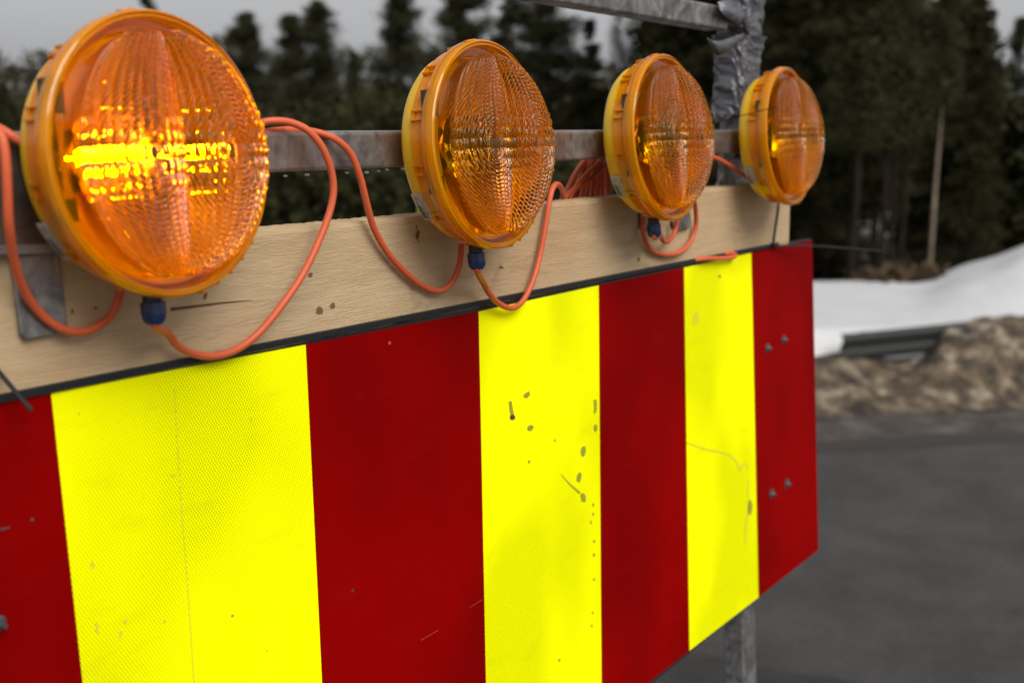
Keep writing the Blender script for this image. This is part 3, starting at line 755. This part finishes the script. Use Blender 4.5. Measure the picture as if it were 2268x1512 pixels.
def refl_mb(x): return MB().lathe([(.030, .006), (.027, .014), (.018, .022), (.006, .026)], 40, 0, (x, 0, 0))
def led_mb(x): return MB().lathe([(0, .0125), (.0025, .0130), (.0040, .0150), (.0045, .0230)], 20, 0, (x, 0, 0))
def lit_mb(x): return MB().lathe([(0, .006), (.0030, .0065), (.0045, .0085), (.0045, .0190)], 20, 0, (x, 0, 0))
LST = [(-.082, -.062), (.010, .028)]
def lits_mb(k): return MB().box((LST[k][0], .012, -.0010), (LST[k][1], .014, .0010))
def gland_mb():
    c = (-.004, .030, -.106); m = MB()
    m.tube([(c[0], c[1], -.104), (c[0], c[1], -.126)], .0085, 20, 0)
    return m
def nut_mb():
    c = (-.004, .030, 0); m = MB()
    m.tube([(c[0], c[1], -.1225), (c[0], c[1], -.1235), (c[0], c[1], -.1335), (c[0], c[1], -.1345)], [.0095, .0108, .0108, .0098], 8, 0); 
    m.sm = [False]*len(m.sm)
    m.tube([(c[0], c[1], -.1340), (c[0], c[1], -.138), (c[0], c[1], -.1425)], [.0106, .0102, .0070], 20, 0)
    return m
def arc_patch(a0, a1, y0, y1, r, n=10, mi=0, m=None):
    m = m or MB(); vs = []
    for k in range(n+1):
        a = rad(a0+(a1-a0)*k/n)
        for y in (y0, y1): vs.append((r*cos(a), y, r*sin(a)))
    m.add(vs, [(2*k, 2*k+2, 2*k+3, 2*k+1) for k in range(n)], mi, True); return m
def sticker_mb():
    m = arc_patch(206, 226, .020, .046, .1103, 12, 0)
    r = .1106
    rr = random.Random(4)
    for row in range(9):                        # rows of tiny print
        y = .0215+row*.0026; a = 208.0
        while a < 224:
            l = rr.uniform(.4, 1.6)
            if rr.random() < (.85 if row in (2, 3, 6) else .6): arc_patch(a, min(a+l, 224.5), y, y+(.0016 if row in (2, 3) else .0009), r, 2, 1, m)
            a += l+rr.uniform(.3, .7)
    for k in range(22):                         # bar code
        a = 214+k*.45; arc_patch(a, a+rr.uniform(.12, .3), .0400, .0446, r, 1, 1, m)
    return m
def sticker2_mb(): return arc_patch(207, 226, .0135, .0180, .1135, 10, 0)
def letters(parent, lit=False):
    if 'txt' not in MESH:
        cu = bpy.data.curves.new('lettering', 'FONT'); cu.body = 'MK - 11111'; cu.size = .011; cu.extrude = .0006; cu.align_x = 'CENTER'; cu.space_character = 1.2
        ob = bpy.data.objects.new('lettering', cu); COL.objects.link(ob)
        dg = bpy.context.evaluated_depsgraph_get(); me = bpy.data.meshes.new_from_object(ob.evaluated_get(dg))
        COL.objects.unlink(ob); bpy.data.objects.remove(ob)
        for v in me.vertices:                  # wrap round the rim's edge
            x, y, z = v.co; a = pi/2-x/.1205-rad(2); rr = .1200+.0006+z
            v.co = (rr*cos(a), .0075-y*.9, rr*sin(a))
        me.materials.append(mat('moulded_amber', (.75, .20, .01), .4)); MESH['txt'] = me
    return place('moulded_letters', MESH['txt'], parent)
YL = .833; LR = (-.1202, 0, .0223)
XS = [.716, 1.197, 1.6482, 2.1159]; ZS = [-.0416, -.0389, -.0335, -.0338]; DY = [0, 0, 0, 0]
LLAB = ['glowing orange warning lamp, the largest and nearest, its light switched on', 'unlit orange warning lamp, second from the left, above the first red stripe seam',
        'unlit orange warning lamp in front of the hanging cable bundle, with a cable loop below', 'unlit orange warning lamp at the far right end of the plank, smallest of the four']
for i in range(4):
    L = thing('warning_lamp', LLAB[i], 'lamp', (XS[i], YL+DY[i], HC+ZS[i]), 'round orange warning lamps along the plank')
    L.rotation_euler = LR
    part('housing', 'body', body_mb, M_BODY, L)
    rim = part('lens_ring', 'rim', rim_mb, M_RIM, L)
    letters(L)
    place('lens', LENS, L)
    part('inner_tray', 'inner', inner_mb, M_INNER, L)
    part('circuit_board', 'pcb', board_mb, M_PCB, L)
    part('inner_label', 'pin', paper_in_mb, mat('amber_label', (.5, .25, .05), .5), L) if 'pin' not in MESH else place('inner_label', MESH['pin'], L)
    part('added_seam_strip', 'dark_seam', added_seam_strip_mb, mat('brown_amber', (.30, .09, .0), .35) if i == 0 else None, L)
    for k in range(3): part('component_box', 'box%d' % k, lambda: holder_mb(k), M_PCB, L)
    for k, x in enumerate((-.047, .047)):
        part('reflector', 'refl%d' % k, lambda: refl_mb(x), M_MIRROR, L)
        if i == 0: part('led', 'lit%d' % k, lambda: lit_mb(x), M_LIT, L)
        else: part('led', 'led%d' % k, lambda: led_mb(x), M_LED, L)
    if i == 0:
        for k in range(2): part('light_strip', 'strip%d' % k, lambda: lits_mb(k), M_LIT, L)
    if i < 3:
        g = part('cable_gland', 'gl', gland_mb, M_BLACK, L)
        part('gland_nut', 'nut', nut_mb, M_BLUE, g)
    part('sticker', 'st', sticker_mb, [M_PAPER, M_INK], L)
    part('small_sticker', 'st2', sticker2_mb, M_PAPER2, L)

# ---------------------------------------------------------------- cables
CR = .0038
def cable(label, pts, name='power_cable', r=CR):
    P = spline([bp(x, y, YW+o_) for x, y, o_ in pts], 8)
    o = MB().tube(P, r, 14).build(name, M_CABLE)
    return tag(o, label, 'cable', 'orange cables looping between the lamps')
from mathutils import Euler
gl = [Vector((XS[i], YL, HC+ZS[i]))+Euler(LR).to_matrix()@Vector((-.004, .030, -.140)) for i in range(4)]
def cable3(label, head, pts, tail=()):
    P = [Vector(h) for h in head]+[bp(x, y, YW+o_) for x, y, o_ in pts]
    o = MB().tube(spline(P, 8), CR, 14).build('power_cable', M_CABLE)
    return tag(o, label, 'cable', 'orange cables looping between the lamps')
cable('thick orange cable hanging at the far left edge and looping under the lit lamp',
      [(-90, 420, -.03), (-50, 320, -.03), (-22, 288, -.035), (2, 300, -.045), (12, 350, -.05), (16, 420, -.05), (20, 500, -.045), (32, 580, -.03), (55, 645, -.018), (90, 695, -.012), (135, 727, -.012),
       (178, 735, -.012), (218, 722, -.012), (246, 697, -.012), (262, 665, -.014), (266, 630, -.02), (262, 600, -.024)])
cable('short orange cable passing over the rail behind the lit lamp', [(-40, 268, .03), (0, 286, .0), (30, 304, -.010), (60, 322, -.02), (90, 350, -.02)])
cable3('orange cable looping from the lit lamp up and back over the rail', [gl[0]+Vector((0, 0, .006)), gl[0]-Vector((0, 0, .004))],
       [(372, 738, -.025), (393, 765, -.018), (428, 783, -.012), (475, 788, -.010), (525, 773, -.010), (575, 735, -.014), (625, 675, -.020), (672, 605, -.024), (712, 520, -.026), (735, 450, -.027), (737, 395, -.027),
        (718, 335, -.025), (685, 292, -.018), (645, 272, -.008), (605, 268, .0), (575, 274, .008), (545, 290, .02)])
cable3('orange cable lying on the rail and hanging down to behind the second lamp', [], [(545, 305, .012), (590, 293, .010), (640, 288, .008), (690, 291, .004), (738, 306, -.008), (775, 338, -.014), (797, 390, -.016), (812, 450, -.014), (830, 510, -.010),
        (865, 568, -.008), (912, 616, -.008), (950, 640, -.008), (980, 642, -.010), (1003, 622, -.014), (1018, 585, -.018), (1022, 540, -.022), (1020, 500, -.026)])
cable3('orange cable hanging from the blue nut of the second lamp and rising over the plank', [gl[1]+Vector((0, 0, .006)), gl[1]-Vector((0, 0, .004))],
       [(1070, 625, -.026), (1086, 653, -.020), (1108, 674, -.014), (1134, 682, -.012), (1158, 666, -.012), (1180, 622, -.012), (1196, 565, -.010), (1208, 500, -.010), (1217, 445, -.009), (1224, 418, -.006), (1233, 408, .004), (1243, 416, .02), (1248, 436, .036), (1249, 470, .045)])
cable3('small orange cable curl below the blue nut of the third lamp', [gl[2]+Vector((0, 0, .006)), gl[2]-Vector((0, 0, .003))],
       [(1463, 524, -.028), (1470, 534, -.022), (1480, 534, -.018), (1490, 522, -.016), (1497, 505, -.016), (1500, 480, -.018)])
cable('orange cable in a round loop under the third lamp', [(1430, 455, -.03), (1426, 480, -.02), (1424, 505, -.012), (1430, 535, -.010), (1446, 556, -.008), (1476, 564, -.008), (1506, 558, -.008), (1530, 534, -.008), (1541, 500, -.010), (1541, 465, -.014), (1536, 435, -.02), (1530, 410, -.025)])
cable('orange cable slanting down from the rail to the fourth lamp', [(1545, 340, .0), (1580, 348, -.002), (1615, 366, -.004), (1650, 390, -.006), (1680, 410, -.010), (1710, 418, -.014), (1740, 405, -.02)])
cable('orange cable end sticking out between plank and board under the third lamp', [(1500, 592, .012), (1530, 578, .004), (1560, 573, -.008), (1600, 572, -.009), (1622, 570, -.009), (1629, 565, -.008), (1622, 561, -.006), (1600, 562, .002), (1570, 566, .012)])
def strand(pts): 
    return spline([bp(x, y, YW+o_) for x, y, o_ in pts], 6)
bd_ = MB(); rs = random.Random(12)
for k in range(11):
    u = k/10; x0 = 1296+u*52+rs.uniform(-4, 4); x1 = 1238+u*112+rs.uniform(-6, 6); q = .048+.03*rs.random()
    bd_.tube(strand([(x0+4, 338, q), (x0, 352, q), (x0*.6+x1*.4, 385, q), (x0*.25+x1*.75, 425, q+.003), (x1, 455, q), (x1+2, 500, q)]), CR, 10)
for (a, b, c) in ((1250, 1310, 1345), (1262, 1290, 1330)):
    bd_.tube(strand([(a, 500, .05), (a, 440, .046), (b, 395, .044), (c, 356, .05), (c+5, 335, .06)]), CR, 10)
tag(bd_.build('cable_bundle', M_CABLE), 'bundle of coiled orange cable hanging behind the plank left of the third lamp', 'cable bundle')
def print_tm():
    host = [o for o in COL.objects if o.name.startswith('power_cable') and 'lying on the rail' in o.get('label', '')][0]
    cu = bpy.data.curves.new('print', 'FONT'); cu.body = 'TM'; cu.size = .0042; cu.align_x = 'CENTER'; cu.align_y = 'CENTER'
    ob = bpy.data.objects.new('print', cu); COL.objects.link(ob)
    me = bpy.data.meshes.new_from_object(ob.evaluated_get(bpy.context.evaluated_depsgraph_get())); COL.objects.unlink(ob); bpy.data.objects.remove(ob)
    c = bp(627, 288, YW-.0022)
    for v in me.vertices:
        x, y, z = v.co; v.co = (c.x+x, c.y+.002-.0018*(1-(y/.0038)**2), c.z+y)
    me.materials.append(M_INK); o = bpy.data.objects.new('printed_letters', me); COL.objects.link(o); o.parent = host
print_tm()
# ---------------------------------------------------------------- cable ties and wires
def tie(label, paths, head=None, flat=(.0022, .0009)):
    o = thing('cable_tie', label, 'cable tie', bp(*paths[0][0][:2], YW+paths[0][0][2]), 'black cable ties')
    for k, pth in enumerate(paths):
        P = spline([bp(x, y, YW+q) for x, y, q in pth], 6)
        MB().tube(P, flat[0]*.6, 6).build('strap', M_TIE, o)
    if head:
        c = bp(head[0], head[1], YW+head[2]); MB().box((c.x-.0045, c.y-.005, c.z-.0035), (c.x+.0045, c.y+.004, c.z+.0035)).build('tie_head', M_TIE, o, bevel=.001)
    return o
tie('black cable tie round the right end of the plank with its long tail pointing right', [[(1727, 418, .03), (1726, 428, -.002), (1723, 470, -.003), (1717, 510, -.003), (1713, 545, -.006)], [(1713, 545, -.006), (1800, 545, -.03), (1880, 550, -.05), (1950, 556, -.07)]], (1713, 542, -.006), (.0036, .001))
tie('black cable tie tail crossing the plank corner at the lower left', [[(-60, 760, -.002), (-10, 815, -.004), (20, 850, -.012), (45, 880, -.02), (70, 908, -.03)]], None, (.0034, .001))
tie('thin black tie tail poking up over the fourth lamp', [[(1566, 280, .01), (1600, 268, -.01), (1660, 252, -.06), (1720, 237, -.11)]], None, (.0015, .001))
tie('thin black wire end behind the third lamp above the rail', [[(1350, 240, .04), (1342, 258, .03), (1334, 275, .02), (1331, 288, .02)]], None, (.0010, .001))
tie('black tie head under the rail by the post', [[(1597, 365, .03), (1615, 355, .01), (1632, 347, .0)]], (1634, 346, .0), (.0013, .001))

# water drops hanging under the rail and plank cables
def drop(px, py, r, off=0.0, flat=.75):
    p = bp(px, py, YW+off); m = MB(); n = 8; sg = 12; V = []
    for i in range(n+1):
        a = pi*i/n
        for j in range(sg): V.append((p.x+r*sin(a)*cos(2*pi*j/sg), p.y+r*sin(a)*sin(2*pi*j/sg), p.z+r*cos(a)*flat))
    m.add(V, [(i*sg+j, (i+1)*sg+j, (i+1)*sg+(j+1) % sg, i*sg+(j+1) % sg) for i in range(n) for j in range(sg)], 0, True)
    o = m.build('water_drop', M_DROP)
    tag(o, 'clear water drop under the rail %s' % ('between the lit lamp and the second lamp' if px < 1000 else 'between the second and the third lamp' if px < 1400 else 'just left of the taped post'), 'water drop', 'water drops under the rail')
for k, (x, y) in enumerate(((632, 392), (680, 389), (768, 385), (812, 384), (838, 381), (857, 378), (893, 377), (1228, 357), (1246, 357), (1262, 357), (1290, 355), (1582, 343))):
    drop(x, y-2, rs.uniform(.0020, .0032)*(1 if x < 1000 else .8), .006, .5)
